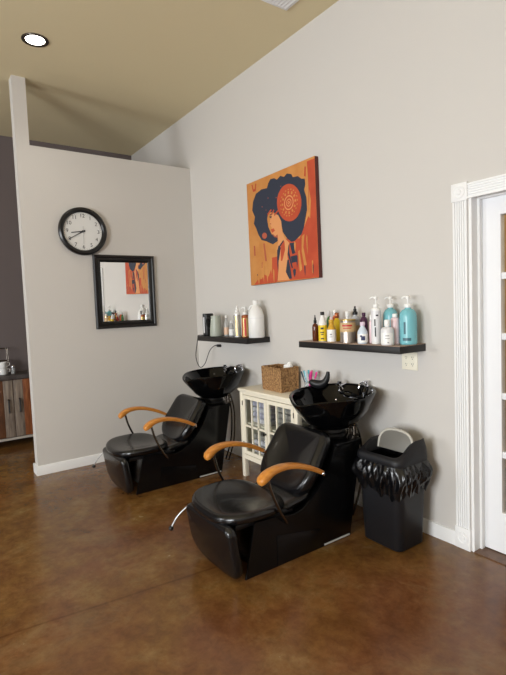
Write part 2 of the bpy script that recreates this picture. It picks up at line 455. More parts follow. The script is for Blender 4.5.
    # reclining lever
    b = BM(); tube(b, smooth_pts([(-.16,-1.10+oy,.295),(-.25,-1.18+oy,.292),(-.31,-1.26+oy,.262),(-.345,-1.33+oy,.20),(-.36,-1.37+oy,.135)], 6), .0058, 10)
    lv = obj('recline_lever', b, mat('satin_steel',(150,148,146),.32,1), root)
    b = BM(); ball(b, (-.362,-1.374+oy,.125), .016); obj('knob', b, M_black, lv)
    # neck under the bowl
    b = BM(); lathe(b, [(0,.0),(.135,.0),(.135,.016),(.115,.022),(.112,.04),(0,.04)], (0,-.345+oy,.618), 32, sy=.85); obj('bowl_neck', b, M_black, base)
    # bowl
    b = BM(); cy = -.300+oy; cz = .882
    outer = [(.105,-.228),(.140,-.215),(.195,-.170),(.243,-.105),(.275,-.04),(.289,-.006),(.291,.006),(.284,.013),(.272,.011),(.264,.0),(.242,-.06),(.195,-.13),(.12,-.18),(.04,-.195),(0,-.197)]
    seg = 64; rings = []
    for r,z in outer:
        ring = []
        wgt = max(0, min(1, (z+.12)/.12))
        for k in range(seg):
            a = 2*PI*k/seg
            d = (a-1.5*PI+PI) % (2*PI) - PI
            notch = math.exp(-(d/.42)**2)*wgt
            x = r*math.cos(a); y = r*math.sin(a)
            back = max(0, math.sin(a))
            front = max(0,-math.sin(a))
            y *= 1+.03*front
            zz = z + .05*y*1.0 - .034*notch
            y -= .02*notch*(1 if r > .2 else 0)
            if r < 1e-6: continue
            ring.append(b.verts.new((x+.008, cy+y, cz+zz)))
        if ring: rings.append(ring)
    for A,B_ in zip(rings,rings[1:]):
        for k in range(seg): b.faces.new([A[k],A[(k+1)%seg],B_[(k+1)%seg],B_[k]])
    b.faces.new(rings[0][::-1]); b.faces.new(rings[-1])
    bowl = obj('wash_basin', b, M_ceramic, root, 50)
    b = BM(); lathe(b, [(0,.0),(.03,.0),(.032,.004),(.02,.006),(0,.003)], (0,cy,cz-.196), 24); obj('drain', b, M_chrome, bowl)
    # taps on the rear rim, hand shower hanging inside
    zr = cz+.010+.05*.24
    b = BM()
    lathe(b, [(.017,0),(.017,.006),(.011,.01),(.011,.026),(.014,.029),(.014,.036),(0,.038)], (.085,cy+.262,zr), 20)
    tube(b, smooth_pts([(.085,cy+.262,zr+.022),(.078,cy+.235,zr+.030),(.07,cy+.205,zr+.018),(.068,cy+.198,zr-.006)],5), .008, 12)
    box(b, .080,.090,cy+.225,cy+.27,zr+.036,zr+.043,.002)
    obj('mixer_tap', b, M_chrome, bowl)
    b = BM()
    lathe(b, [(0,-.06),(.009,-.058),(.010,.0),(.015,.012),(.015,.022),(0,.024)], (-.115,cy+.195,zr+.004), 20)
    tube(b, [(-.115+.018*math.cos(2*PI*k/20)+.03, cy+.178, zr-.026+.018*math.sin(2*PI*k/20)) for k in range(21)], .005, 8)
    tube(b, [(-.115,cy+.195,zr-.01),(-.115,cy+.262,zr+.004)], .008, 10)
    obj('hand_shower', b, M_chrome, bowl)
    # valves and hoses behind the pedestal
    b = BM()
    for i,x in enumerate((.10,.15)):
        lathe(b, [(.014,0),(.014,.03),(.02,.03),(.02,.055),(.012,.06),(.012,.09),(0,.09)], (x,-.245+oy,.62), 16)
        tube(b, smooth_pts([(x,-.245+oy,.70),(x,-.215+oy,.66),(x+.01,-.19+oy,.5),(x,-.20+oy,.25),(x-.03,-.25+oy,.05)],6), .008, 10)
    box(b, .08,.17,-.29+oy,-.225+oy,.605,.622)
    obj('supply_hoses', b, M_dchrome, root)
    return root
chair = make_chair()
dup(chair, (.838,-.750,0), 0, 'farther black shampoo chair with basin, next to the grey partition wall', 'backwash shampoo chairs')

# neck pad leaning on the nearer bowl
b = BM(); pts = []; R = []
a0 = math.radians(140)
ctr = Vector((2.195,-.210,.908)); tdir = Vector((.80,.60,0))
for k in range(17):
    t = -1+k/8
    pts.append(ctr+tdir*(.070*math.sin(t*1.45))+Vector((0,0,.075*(1-math.cos(t*1.3))*(1.1+.6*t))))
    R.append(.031*(1-.62*abs(t)**1.8))
tube(b, pts, R, 14)
tag(obj('neck_pad', b, mat('black_gel',(22,22,25),.45), None, 60), 'curved black neck pad standing on the rim of the nearer basin', 'neck pad')

# ------------------------------------------------------------------ wall pieces
# painting
ART = {
'RED1': [(0.923, 1.0), (1.0, 1.0), (1.0, 0.002), (0.394, 0.008), (0.452, 0.16), (0.446, 0.346), (0.515, 0.398), (0.744, 0.366), (0.868, 0.538), (0.883, 0.759), (0.907, 0.902)] ,
'RED2': [(0.034, 0.003), (0.393, 0.002), (0.45, 0.119), (0.424, 0.245), (0.34, 0.244), (0.315, 0.13), (0.277, 0.069), (0.207, 0.096), (0.169, 0.056), (0.094, 0.05)] ,
'HAIR': [(0.33, 0.943), (0.366, 0.976), (0.426, 0.971), (0.464, 0.948), (0.514, 0.97), (0.567, 0.947), (0.609, 0.967), (0.669, 0.946), (0.688, 0.914), (0.756, 0.906), (0.798, 0.873), (0.841, 0.863), (0.847, 0.814), (0.828, 0.772), (0.853, 0.7), (0.856, 0.596), (0.833, 0.534), (0.807, 0.453), (0.775, 0.4), (0.73, 0.378), (0.684, 0.355), (0.638, 0.351), (0.578, 0.389), (0.518, 0.458), (0.5, 0.542), (0.461, 0.609), (0.398, 0.661), (0.314, 0.677), (0.293, 0.618), (0.306, 0.542), (0.352, 0.462), (0.436, 0.45), (0.439, 0.388), (0.364, 0.367), (0.263, 0.411), (0.192, 0.432), (0.142, 0.493), (0.109, 0.562), (0.075, 0.611), (0.098, 0.673), (0.057, 0.745), (0.078, 0.828), (0.131, 0.893), (0.223, 0.915), (0.31, 0.906)] ,
'FACE': [(0.374, 0.659), (0.462, 0.625), (0.501, 0.562), (0.509, 0.469), (0.537, 0.405), (0.607, 0.345), (0.57, 0.249), (0.578, 0.108), (0.589, 0.01), (0.411, 0.014), (0.439, 0.161), (0.421, 0.308), (0.449, 0.386), (0.442, 0.449), (0.402, 0.438), (0.353, 0.478), (0.366, 0.512), (0.328, 0.57), (0.345, 0.619)] ,
'LIPS': [(0.338, 0.512), (0.389, 0.514), (0.405, 0.489), (0.363, 0.475)] ,
'EYE': [(0.318, 0.634), (0.366, 0.634), (0.358, 0.613)] ,
'CIRC': [(0.788, 0.672), (0.785, 0.647), (0.778, 0.624), (0.768, 0.602), (0.753, 0.583), (0.736, 0.566), (0.716, 0.553), (0.693, 0.544), (0.669, 0.538), (0.643, 0.536), (0.617, 0.538), (0.591, 0.545), (0.565, 0.555), (0.54, 0.57), (0.518, 0.588), (0.498, 0.609), (0.481, 0.632), (0.467, 0.657), (0.458, 0.684), (0.453, 0.712), (0.452, 0.739), (0.456, 0.765), (0.464, 0.789), (0.476, 0.812), (0.492, 0.831), (0.511, 0.847), (0.533, 0.86), (0.557, 0.868), (0.582, 0.873), (0.608, 0.873), (0.634, 0.869), (0.66, 0.861), (0.685, 0.849), (0.708, 0.834), (0.729, 0.816), (0.748, 0.795), (0.763, 0.772), (0.775, 0.748), (0.783, 0.723), (0.788, 0.697)] ,
'N1': [(0.446, 0.346), (0.421, 0.246), (0.422, 0.152), (0.449, 0.222), (0.481, 0.321)] ,
'N2': [(0.568, 0.199), (0.539, 0.091), (0.583, 0.022), (0.621, 0.02), (0.604, 0.125), (0.589, 0.197)] ,
'N3': [(0.607, 0.345), (0.671, 0.341), (0.684, 0.247), (0.641, 0.238)] ,
'N4': [(0.616, 0.224), (0.692, 0.226), (0.698, 0.166), (0.628, 0.163)] ,
'D1': [(0.774, 0.381), (0.81, 0.395), (0.79, 0.283), (0.825, 0.125), (0.791, 0.118), (0.765, 0.247)] ,
'D2': [(0.718, 0.253), (0.739, 0.269), (0.763, 0.092), (0.73, 0.075)] ,
'D3': [(0.892, 0.157), (0.906, 0.155), (0.903, 0.042), (0.89, 0.052)] ,
'D4': [(0.892, 0.758), (0.907, 0.661), (0.889, 0.515), (0.868, 0.538)] ,
'R3': [(0.063, 0.994), (0.082, 0.994), (0.093, 0.944), (0.116, 0.945), (0.126, 0.99), (0.145, 0.99), (0.129, 0.919), (0.084, 0.922)] ,
'R4': [(0.843, 0.965), (0.862, 0.96), (0.853, 0.878), (0.833, 0.887)] ,
'R5': [(0.215, 0.396), (0.237, 0.394), (0.261, 0.22), (0.233, 0.223)] ,
'R6': [(0.057, 0.395), (0.079, 0.392), (0.08, 0.293), (0.058, 0.296)] ,
'R7': [(0.179, 0.218), (0.2, 0.216), (0.193, 0.162), (0.172, 0.164)] ,
'R8': [(0.48, 0.362), (0.536, 0.375), (0.541, 0.293), (0.494, 0.197), (0.474, 0.199)] ,
'EAR': [(0.28, 0.462), (0.276, 0.451), (0.267, 0.443), (0.254, 0.438), (0.239, 0.438), (0.225, 0.442), (0.212, 0.45), (0.205, 0.461), (0.202, 0.473), (0.206, 0.484), (0.215, 0.492), (0.228, 0.497), (0.243, 0.497), (0.258, 0.492), (0.27, 0.484), (0.278, 0.474)] ,
}
b = BM(); ax, az, aw, ah, ad = 1.134, 1.699, .910, .920, .040
box(b, ax, ax+aw, -ad, -.002, az, az+ah, .0015)
b.faces.ensure_lookup_table()
for f in b.faces:
    f.material_index = 0
    if f.normal.y > -.5: f.material_index = 5
def deco(poly, lay, mi):
    poly = [(min(1,max(0,.021*(u<.97 and u>.005)+1.01*u)), min(1,max(0,.985*w-.004*(w>.02)))) for u,w in poly]
    vs = [b.verts.new((ax+.001+u*(aw-.002), -ad-.0003*lay, az+.001+w*(ah-.002))) for u,w in poly]
    f = b.faces.new(vs); f.material_index = mi
lay = {'RED1':(1,1),'RED2':(1,1),'D1':(2,0),'D2':(2,0),'D3':(2,0),'D4':(2,0),'R3':(2,1),'R4':(2,1),'R5':(2,4),'R6':(2,4),'R7':(2,4),'HAIR':(3,2),'FACE':(4,3),'LIPS':(5,1),'EYE':(5,2),'EAR':(5,4),'CIRC':(5,1),'N1':(5,2),'N2':(5,2),'N3':(5,2),'N4':(5,2),'R8':(5,1)}
ART['RED1'][0] = (.875,1.0); ART['RED1'][-1] = (.880,.902)
for k,v in ART.items():
    if k in lay: deco(v, *lay[k])
cu, cw_ = .620, .705
def ringpoly(r0, r1, n, gap, mi, L=6):
    for i in range(n):
        a = 2*PI*i/n; h = PI/n*(1-gap)
        deco([(cu+r0*math.cos(a-h),cw_+r0*math.sin(a-h)),(cu+r1*math.cos(a-h),cw_+r1*math.sin(a-h)),(cu+r1*math.cos(a+h),cw_+r1*math.sin(a+h)),(cu+r0*math.cos(a+h),cw_+r0*math.sin(a+h))], L, mi)
ringpoly(.055,.066,16,0,3); ringpoly(.028,.036,12,0,3); ringpoly(.078,.102,12,.6,0); ringpoly(0.006,.018,4,.3,3); ringpoly(.112,.122,20,.6,0)
# profile brow, nose shade, hair wisps, collar strokes
deco([(.335,.652),(.372,.655),(.372,.648),(.338,.643)],6,2); deco([(.331,.572),(.352,.566),(.352,.556),(.338,.560)],6,4)
deco([(.352,.468),(.402,.438),(.440,.449),(.447,.402),(.425,.425),(.395,.430)],6,4)
deco([(.425,.300),(.445,.330),(.520,.385),(.530,.375),(.462,.320),(.440,.200),(.425,.090),(.420,.180)],6,2)
deco([(.575,.250),(.590,.320),(.602,.340),(.600,.260),(.640,.120),(.625,.115)],6,2)
for (u0,w0,u1,w1,t_) in ((.30,.665,.36,.700,.008),(.36,.655,.40,.690,.008),(.40,.640,.46,.672,.008)): deco([(u0,w0),(u1,w1),(u1+t_,w1-.014),(u0+t_,w0-.016)],6,1)
for (u0,w0,s0,s1,mi_) in ((.15,.33,.012,.10,0),(.20,.12,.014,.11,0),(.26,.10,.012,.12,0),(.33,.17,.012,.09,0),(.36,.06,.010,.08,0),(.12,.05,.016,.05,0),(.68,.30,.012,.05,0),(.70,.17,.010,.06,2),(.66,.07,.020,.04,2),(.84,.30,.008,.09,0),(.80,.08,.008,.05,2),(.905,.08,.005,.05,2),(.10,.10,.006,.01,2)):
    deco([(u0-s0,w0+s1*.6),(u0-s0*.2,w0+s1),(u0+s0,w0+s1*.7),(u0+s0*.6,w0-s1*.4),(u0,w0-s1),(u0-s0*.7,w0-s1*.3)],6,mi_)
random.seed(3)
for i in range(26):
    u = random.uniform(.12,.8); w = random.uniform(.45,.92); s_ = random.uniform(.004,.008)
    if (u-cu)**2+(w-cw_)**2 < .19**2 or (u > .28 and u < .56 and w < .66): continue
    if (u-.46)**2/.36**2+(w-.68)**2/.27**2 > .75: continue
    deco([(u-s_,w),(u,w-s_),(u+s_,w),(u,w+s_)], 4, 4)
Mt = Matrix.Translation((ax+aw,0,az+ah/2)) @ Matrix.Rotation(math.radians(-.6),4,'Y') @ Matrix.Translation((-ax-aw,0,-az-ah/2))
for v in b.verts: v.co = Mt @ v.co
A_or = mat('canvas_apricot',(206,142,76),.7,vary=(196,128,64),vscale=9); A_rd = mat('canvas_red_orange',(192,80,48),.7,vary=(180,70,42),vscale=9)
A_nv = mat('canvas_navy',(44,50,66),.7); A_sk = mat('canvas_peach',(218,150,96),.7); A_pk = mat('canvas_rust',(176,88,62),.7); A_sd = mat('canvas_edge',(92,46,44),.7)
tag(obj('canvas_painting', b, [A_or,A_rd,A_nv,A_sk,A_pk,A_sd]), 'square orange canvas of a woman with large dark hair, on the wall', 'painting')

# clock
ck = thing('wall_clock', 'round white wall clock with black rim hung on the partition', 'clock', (0.001,-1.212,2.282), 0)
Mc = Matrix.Rotation(PI/2,4,'Y')
b = BM(); lathe(b, [(0,.002),(.19,.002),(.224,.010),(.230,.026),(.226,.044),(.212,.054),(.196,.054),(.186,.046),(.180,.030)], M=Mc, seg=64); obj('rim', b, M_matblack, ck)
b = BM(); lathe(b, [(0,.024),(.184,.024),(.184,.028),(0,.028)], M=Mc, seg=64)
for h in range(1,13):
    a = PI/2-h*PI/6
    text_bm(b, str(h), .05, Matrix.Translation((.0285,.148*math.cos(a),.148*math.sin(a))) @ Matrix.Rotation(PI/2,4,'Z') @ Matrix.Rotation(PI/2,4,'X'), 1)
for k in range(60):
    a = k*PI/30; r0,r1 = .170,.175
    w = .0012 if k%5 else .002
    d = Vector((0,math.cos(a),math.sin(a))); t = Vector((0,-math.sin(a),math.cos(a)))
    b.faces.new([b.verts.new(Vector((.0284,0,0))+p) for p in (d*r0-t*w,d*r1-t*w,d*r1+t*w,d*r0+t*w)]).material_index = 1
obj('dial', b, [M_clockw, M_ink], ck)
def hand(ang_deg, l0, l1, w0, w1, x, m, nm):
    a = PI/2-math.radians(ang_deg); d = Vector((0,math.cos(a),math.sin(a))); t = Vector((0,-math.sin(a),math.cos(a)))
    b = BM()
    A = [b.verts.new(Vector((x,0,0))+p) for p in (d*l0-t*w0,d*l1-t*w1,d*l1+t*w1,d*l0+t*w0)]
    B_ = [b.verts.new(v.co+Vector((.0015,0,0))) for v in A]
    b.faces.new(A); b.faces.new(B_)
    for i in range(4): b.faces.new([A[i],A[(i+1)%4],B_[(i+1)%4],B_[i]])
    if nm == 'hour_hand': lathe(b, [(0,x+.0016),(.012,x+.0016),(.012,x+.004),(0,x+.004)], M=Mc, seg=20)
    obj(nm, b, m, ck)
hand(262,-.02,.112,.006,.004,.031,M_ink,'hour_hand'); hand(240,-.02,.158,.0045,.003,.034,M_ink,'minute_hand'); hand(181,-.05,.12,.0012,.0009,.037,M_grayink,'second_hand')

# mirror
ya,yb,za,zb_ = -1.133,-.496,1.333,2.065
mr = thing('wall_mirror', 'black framed rectangular mirror below the clock reflecting the shelf bottles', 'mirror', (.0,(ya+yb)/2,za), 0)
mr.rotation_euler = (0,math.radians(.65),0)
hw = (yb-ya)/2; hh = zb_-za
b = BM(); fw = .072; pr = [(0,.001),(0,.022),(.010,.032),(.022,.030),(.030,.022),(.050,.026),(.060,.022),(fw,.012),(fw,.001)]
cor = [(-hw,0,1,1),(hw,0,-1,1),(hw,hh,-1,-1),(-hw,hh,1,-1)]
cols = []
for cy_,cz_,sy_,sz_ in cor: cols.append([b.verts.new((x, cy_+sy_*d, cz_+sz_*d)) for d,x in pr])
for i in range(4):
    A,B_ = cols[i], cols[(i+1)%4]
    for k in range(len(pr)): b.faces.new([A[k],A[(k+1)%len(pr)],B_[(k+1)%len(pr)],B_[k]])
obj('mirror_frame', b, M_matblack, mr, 25)
b = BM(); box(b, .002,.010,-hw+fw-.006,hw-fw+.006,fw-.006,hh-fw+.006); obj('mirror_glass', b, M_mirror, mr)

# recessed light, vent
lt = thing('recessed_light', 'round recessed ceiling light glowing white, above the clock wall', 'ceiling light', (.688,-1.683,H), 0)
b = BM(); lathe(b, [(.072,-.001),(.072,-.004),(.098,-.006),(.100,-.001),(.100,0),(.072,0)], seg=40); obj('light_ring', b, M_dchrome, lt)
b = BM(); lathe(b, [(0,-.003),(.071,-.003),(.071,-.001),(0,-.001)], seg=40); obj('lens', b, mat('lamp_lens',(255,255,255),.5,emit=(255,250,240),estr=14), lt)
vt = thing('ceiling_vent', 'white square ceiling vent cut off by the top edge of the photo', 'vent', (2.165,-.40,H), 0)
b = BM(); box(b, -.15,.15,-.15,.15,-.010,0,.003); obj('vent_frame', b, M_trim, vt)
for k in range(9):
    y = -.112+.028*k
    b = BM(); prism(b, [(y-.010,-.011),(y+.006,-.018),(y+.008,-.016),(y-.008,-.010)], 'x', -.125,.125); obj('slat', b, M_trim, vt)

# outlet
ot = thing('wall_outlet', 'ivory double wall outlet just under the right shelf', 'outlet', (2.835,0,1.105), 0)
b = BM(); box(b, -.060,.060,-.006,0,-.058,.058,.003); obj('cover_plate', b, M_offwhite, ot)
for x in (-.024,.024):
    for z in (-.022,.022):
        b = BM(); Mx = Matrix.Translation((x,-.006,z)) @ Matrix.Rotation(PI/2,4,'X')
        lathe(b, [(0,0),(.0165,0),(.0165,.002),(0,.002)], M=Mx, seg=20, mi=0)
        for dx in (-.006,.006): box(b, x+dx-.0012,x+dx+.0012,-.0086,-.008,z-.001,z+.008, mi=1)
        lathe(b, [(0,.0021),(.0028,.0021),(.0028,.0026),(0,.0026)], (0,0,0), 12, 1, M=Matrix.Translation((x,-.006,z-.008)) @ Matrix.Rotation(PI/2,4,'X'))
        obj('socket', b, [M_offwhite, M_socket], ot)

# shelves
def shelf(label, x0, x1, zt):
    t = thing('floating_shelf', label, 'shelf', ((x0+x1)/2,0,zt-.048), 0, 'black floating shelves')
    hw_ = (x1-x0)/2
    b = BM(); box(b, -hw_,hw_,-.255,0,0,.044,.002); obj('shelf_board', b, M_shelf, t)
    b = BM(); box(b, -hw_,hw_,-.254,0,.044,.048,.001); obj('top_surface', b, M_shelftop if x0 > 1 else M_shelf, t)
    return t
shelf('black floating shelf in the corner under the painting, holding the white jug', .467, 1.345, 1.2193)
shelf('long black shelf with brown wood top, crowded with hair product bottles', 2.036, 2.955, 1.2253)

# ------------------------------------------------------------------ bottles
def cyl(b, r, h, z0=0, e=.003, seg=24, mi=0, c=(0,0)):
    lathe(b, [(0,z0),(r-e,z0),(r,z0+e),(r,z0+h-e),(r-e,z0+h),(0,z0+h)], (c[0],c[1],0), seg, mi)
def body_prof(r, h, kind, neck):
    if kind == 'round': return [(0,0),(r-.004,0),(r,.005),(r,h*.78),(r*.93,h*.86),(r*.7,h*.94),(neck,h*.975),(neck,h),(0,h)]
    if kind == 'slope': return [(0,0),(r-.004,0),(r,.005),(r,h*.6),(r*.95,h*.68),(r*.6,h*.86),(neck,h*.96),(neck,h),(0,h)]
    return [(0,0),(r-.003,0),(r,.004),(r,h-.012),(r*.9,h-.004),(neck,h),(0,h)]
G2 = 'bottles on the right shelf'; G1 = 'items on the corner shelf'
def bottle(name, label, loc, r, h, kind, m, cap, mc, wrap=None, marks=None, sq=1, group=None, neck=None, rz=0):
    if group == G2: r *= 1.1
    t = thing(name, label, 'bottle', loc, rz, group)
    neck = neck or r*.38
    caph = {'pump':.075,'cap':.024,'tallcap':.04,'spray':.06,'none':0}[cap]
    hb = h-caph
    b = BM(); lathe(b, body_prof(r,hb,kind,neck), seg=28, sy=sq); obj('bottle_body', b, m, t, 50)
    if wrap:
        z0,z1,mw = wrap; b = BM()
        lathe(b, [(r*1.001,hb*z0),(r+.0008,hb*z0),(r+.0008,hb*z1),(r*1.001,hb*z1)], seg=28, sy=sq)
        ms = [mw]
        if marks:
            ms.append(marks[0]); b.faces.ensure_lookup_table()
            for az_,zc,wa,wz in marks[1]:
                for i in range(4):
                    pass
                vs = []
                n = 4
                for i in range(n+1):
                    a = math.radians(az_)+wa*(i/n-.5)
                    vs.append((( (r+.0012)*math.cos(a), (r+.0012)*math.sin(a)*sq), a))
                zc_ = hb*(z0+(z1-z0)*zc); hz = hb*(z1-z0)*wz/2
                lo = [b.verts.new((p[0][0],p[0][1],zc_-hz)) for p in vs]; hi = [b.verts.new((p[0][0],p[0][1],zc_+hz)) for p in vs]
                for i in range(n): b.faces.new([lo[i],lo[i+1],hi[i+1],hi[i]]).material_index = 1
        obj('bottle_label', b, ms, t, 50)
    b = BM()
    if cap == 'cap': cyl(b, neck*1.25, .024, hb, .002)
    elif cap == 'tallcap': cyl(b, neck*1.3, .04, hb, .003)
    elif cap == 'pump':
        cyl(b, neck*1.35, .024, hb, .003); cyl(b, .0045, .035, hb+.024, .001, 12)
        lathe(b, [(0,hb+.055),(.011,hb+.055),(.012,hb+.062),(.009,hb+.072),(0,hb+.075)], seg=16)
        tube(b, smooth_pts([(0,0,hb+.066),(-.022,-.008,hb+.067),(-.036,-.013,hb+.058)],4), .0052, 10)
    elif cap == 'spray':
        cyl(b, neck*1.3, .022, hb, .002); cyl(b, neck*.8, .02, hb+.022, .002); cyl(b, neck*.45, .018, hb+.042, .002, 12)
    if cap != 'none': obj('pump' if cap == 'pump' else 'cap', b, mc, t, 50)
    else: b.free()
    return t
Z2 = 1.2253; Z1 = 1.2193
m_amber = mat('amber_plastic',(92,44,20),.15); m_yel = mat('yellow_label',(232,200,40),.4); m_teal = mat('teal_plastic',(120,186,196),.25); m_pink = mat('pale_pink_plastic',(232,204,208),.35)
m_red = mat('red_plastic',(190,56,48),.4); m_green = mat('green_plastic',(70,120,70),.35); m_orange = mat('orange_plastic',(222,108,50),.35); m_purple = mat('purple_plastic',(72,36,66),.25)
m_gold = mat('gold_plastic',(196,170,110),.25,.5); m_tin = mat('brushed_tin',(186,176,166),.28,.85); m_tan = mat('tan_label',(202,172,126),.5); m_silver = mat('silver_plastic',(206,206,204),.2,.5); m_gray = mat('clear_grey_plastic',(176,178,182),.15)
m_teallab = mat('teal_print',(60,100,112),.4); m_blue = mat('navy_print',(52,58,96),.5); m_lav = mat('lavender_cap',(226,206,222),.4); m_copper = mat('copper_plastic',(168,96,60),.25,.5)
m_ltblue = mat('pale_blue_plastic',(206,218,230),.3); m_yelcap = mat('mustard_cap',(208,160,50),.4); m_ltgray=mat('pale_grey_plastic',(222,222,224),.3)
CAM = -52
bottle('spray_bottle','amber brown bottle with black spray cap, leftmost on the right shelf',(2.152,-.19,Z2),.021,.191,'round',m_amber,'spray',M_black,group=G2)
bottle('lotion_bottle','yellow labelled bottle with black cap beside the amber bottle',(2.236,-.195,Z2),.028,.214,'slope',M_white,'cap',M_black,(.02,.62,m_yel),(M_ink,[(CAM,.8,.7,.12),(CAM,.55,.9,.06),(CAM,.42,.6,.06),(CAM,.15,.8,.08)]),group=G2)
bottle('lotion_bottle','round white bottle with mustard yellow top in front of the orange bottles',(2.335,-.205,Z2),.0285,.158,'slope',m_yelcap,'cap',m_yelcap,(.03,.66,M_white),(M_grayink,[(CAM,.6,.5,.1),(CAM,.4,.7,.05)]),group=G2,neck=.014)
bottle('squeeze_bottle','slim green topped bottle at the back of the right shelf',(2.175,-.07,Z2),.017,.216,'round',m_green,'tallcap',m_ltgray,group=G2,neck=.009)
bottle('squeeze_bottle','slim orange bottle with white tip at the back of the right shelf',(2.235,-.07,Z2),.019,.222,'round',m_orange,'tallcap',M_white,group=G2,neck=.008)
bottle('squeeze_bottle','yellow bottle with red brown cap half hidden behind the tin',(2.306,-.12,Z2),.022,.204,'round',m_yel,'tallcap',m_copper,group=G2,neck=.012)
bottle('squeeze_bottle','red squeeze bottle between the yellow labelled bottle and the mustard topped one',(2.250,-.12,Z2),.019,.172,'round',m_red,'cap',m_pink,group=G2,neck=.010)
tn = thing('product_tin','wide silver tin with tan label band on the right shelf','tin',(2.474,-.186,Z2),0,G2)
b = BM(); cyl(b,.052,.15,0,.003,40); obj('tin_body',b,m_tin,tn)
b = BM(); lathe(b,[(.052,.075),(.0532,.075),(.0532,.138),(.052,.138)],seg=40)
for zc,wz,wa in ((.118,.012,1.3),(.100,.006,1.1)):
    n=6; lo=[];hi=[]
    for i in range(n+1):
        a=math.radians(CAM)+wa*(i/n-.5); p=(.0536*math.cos(a),.0536*math.sin(a)); lo.append(b.verts.new((p[0],p[1],zc-wz/2))); hi.append(b.verts.new((p[0],p[1],zc+wz/2)))
    for i in range(n): b.faces.new([lo[i],lo[i+1],hi[i+1],hi[i]]).material_index=1
obj('tin_label',b,[m_tan,m_red],tn)
b = BM(); lathe(b,[(0,.15),(.050,.15),(.0535,.151),(.0535,.158),(.050,.16),(.047,.157),(0,.157)],seg=40); obj('tin_lid',b,m_gold,tn)
bottle('squeeze_tube','white tapered tube behind the silver tin',(2.366,-.075,Z2),.018,.212,'slope',M_white,'tallcap',M_white,group=G2,neck=.012)
bottle('pump_bottle','clear grey bottle with black pump collar behind the tin',(2.44,-.075,Z2),.03,.246,'round',m_gray,'spray',M_black,(.1,.6,m_tan),group=G2,neck=.014)
bottle('lotion_bottle','small pale blue bottle with pink cap and dark blue print',(2.622,-.205,Z2),.030,.142,'slope',m_ltblue,'cap',m_lav,(.08,.55,M_white),(m_blue,[(CAM+8,.5,.8,.5),(CAM-14,.75,.4,.2)]),group=G2,neck=.013)
bottle('shampoo_bottle','dark purple bottle standing at the back of the right shelf',(2.524,-.08,Z2),.024,.20,'round',m_purple,'cap',m_purple,group=G2)
bottle('squeeze_tube','slim pale pink tube with dark print left of the tall white pump bottle',(2.655,-.15,Z2),.0175,.188,'flat',m_pink,'tallcap',M_white,(.05,.75,m_pink),(M_ink,[(CAM+10,.3,.4,.4)]),group=G2,neck=.011)
bottle('pump_bottle','tall white pump bottle with black lettering and white pump',(2.712,-.175,Z2),.028,.308,'flat',M_white,'pump',M_white,(.06,.92,m_ltgray),(M_ink,[(CAM-12,.62,.25,.22),(CAM-8,.32,.25,.3),(CAM+14,.85,.5,.05)]),group=G2,neck=.013)
bottle('pump_bottle','teal pump bottle standing behind the squat white bottle',(2.742,-.07,Z2),.042,.304,'round',m_teal,'pump',M_white,group=G2,neck=.017)
bottle('lotion_bottle','squat white bottle with white cap in front of a teal bottle',(2.828,-.21,Z2),.036,.157,'round',m_ltgray,'tallcap',M_white,(.08,.65,M_white),(M_grayink,[(CAM,.75,.6,.08),(CAM,.5,.7,.05),(CAM+8,.12,.25,.1)]),group=G2,neck=.014)
bottle('shampoo_bottle','pale pink bottle with white cap between the two teal bottles',(2.833,-.140,Z2),.024,.192,'flat',m_pink,'cap',M_white,group=G2,neck=.013)
bottle('pump_bottle','large teal pump bottle with white pump at the right shelf end',(2.905,-.105,Z2),.047,.302,'round',m_teal,'pump',M_white,(.05,.7,m_teal),(m_teallab,[(CAM-25,.62,.25,.5),(CAM-12,.15,1.0,.12)]),group=G2,neck=.018)
# corner shelf
sp = thing('speaker','rounded black speaker with pale stripe at the left end of the corner shelf','speaker',(.545,-.17,Z1),0,G1)
b = BM(); prism(b, rrect(.045,.05,.03,6),'z',0,.225,.010,seg=3); obj('speaker_body',b,M_black,sp)
b = BM(); prism(b,[(-.012,-.0508),(.012,-.0508),(.012,-.0498),(-.012,-.0498)],'z',.03,.19); obj('stripe',b,m_ltgray,sp)
kt = thing('pitcher','pale grey green pitcher with dark handle on the corner shelf','pitcher',(.668,-.155,Z1),0,G1)
b = BM(); lathe(b,[(0,0),(.060,0),(.062,.006),(.055,.10),(.047,.18),(.048,.20),(.044,.20),(.040,.185),(.036,.19),(0,.195)],seg=32); obj('pitcher_body',b,mat('sage_plastic',(172,178,166),.35),kt,50)
b = BM(); tube(b, smooth_pts([(-.035,-.034,.17),(-.065,-.06,.175),(-.072,-.066,.13),(-.060,-.056,.085),(-.042,-.042,.08)],5),.007,10); obj('handle',b,M_black,kt)
m_cl = mat('clear_bottle_plastic',(214,214,212),.12,trans=.5,ior=1.2)
bottle('clear_bottle','slim clear bottle with orange tint beside the pitcher',(.842,-.14,Z1),.025,.20,'slope',m_cl,'cap',M_white,(.1,.5,mat('peach_tint',(214,178,150),.3)),group=G1)
bottle('clear_bottle','short clear bottle with white label left of the pale gold bottle',(.932,-.14,Z1),.026,.152,'slope',m_cl,'cap',M_white,(.1,.55,M_white),group=G1)
bottle('pump_bottle','tall pale gold bottle with white nozzle on the corner shelf',(1.05,-.15,Z1),.031,.29,'flat',M_white,'spray',M_white,(.03,.9,m_silver),(m_gold,[(CAM,.5,.5,.95)]),group=G1,neck=.014)
bottle('pump_bottle','red and gold bottle with black and white pump beside the jug',(1.182,-.15,Z1),.035,.28,'flat',m_copper,'pump',M_white,(.05,.85,m_gold),(m_red,[(CAM+14,.5,.55,.95),(CAM-35,.5,.3,.95)]),group=G1,neck=.016)
jg = thing('gallon_jug','large white gallon jug with handle at the right end of the corner shelf','jug',(1.296,-.11,Z1),0,G1)
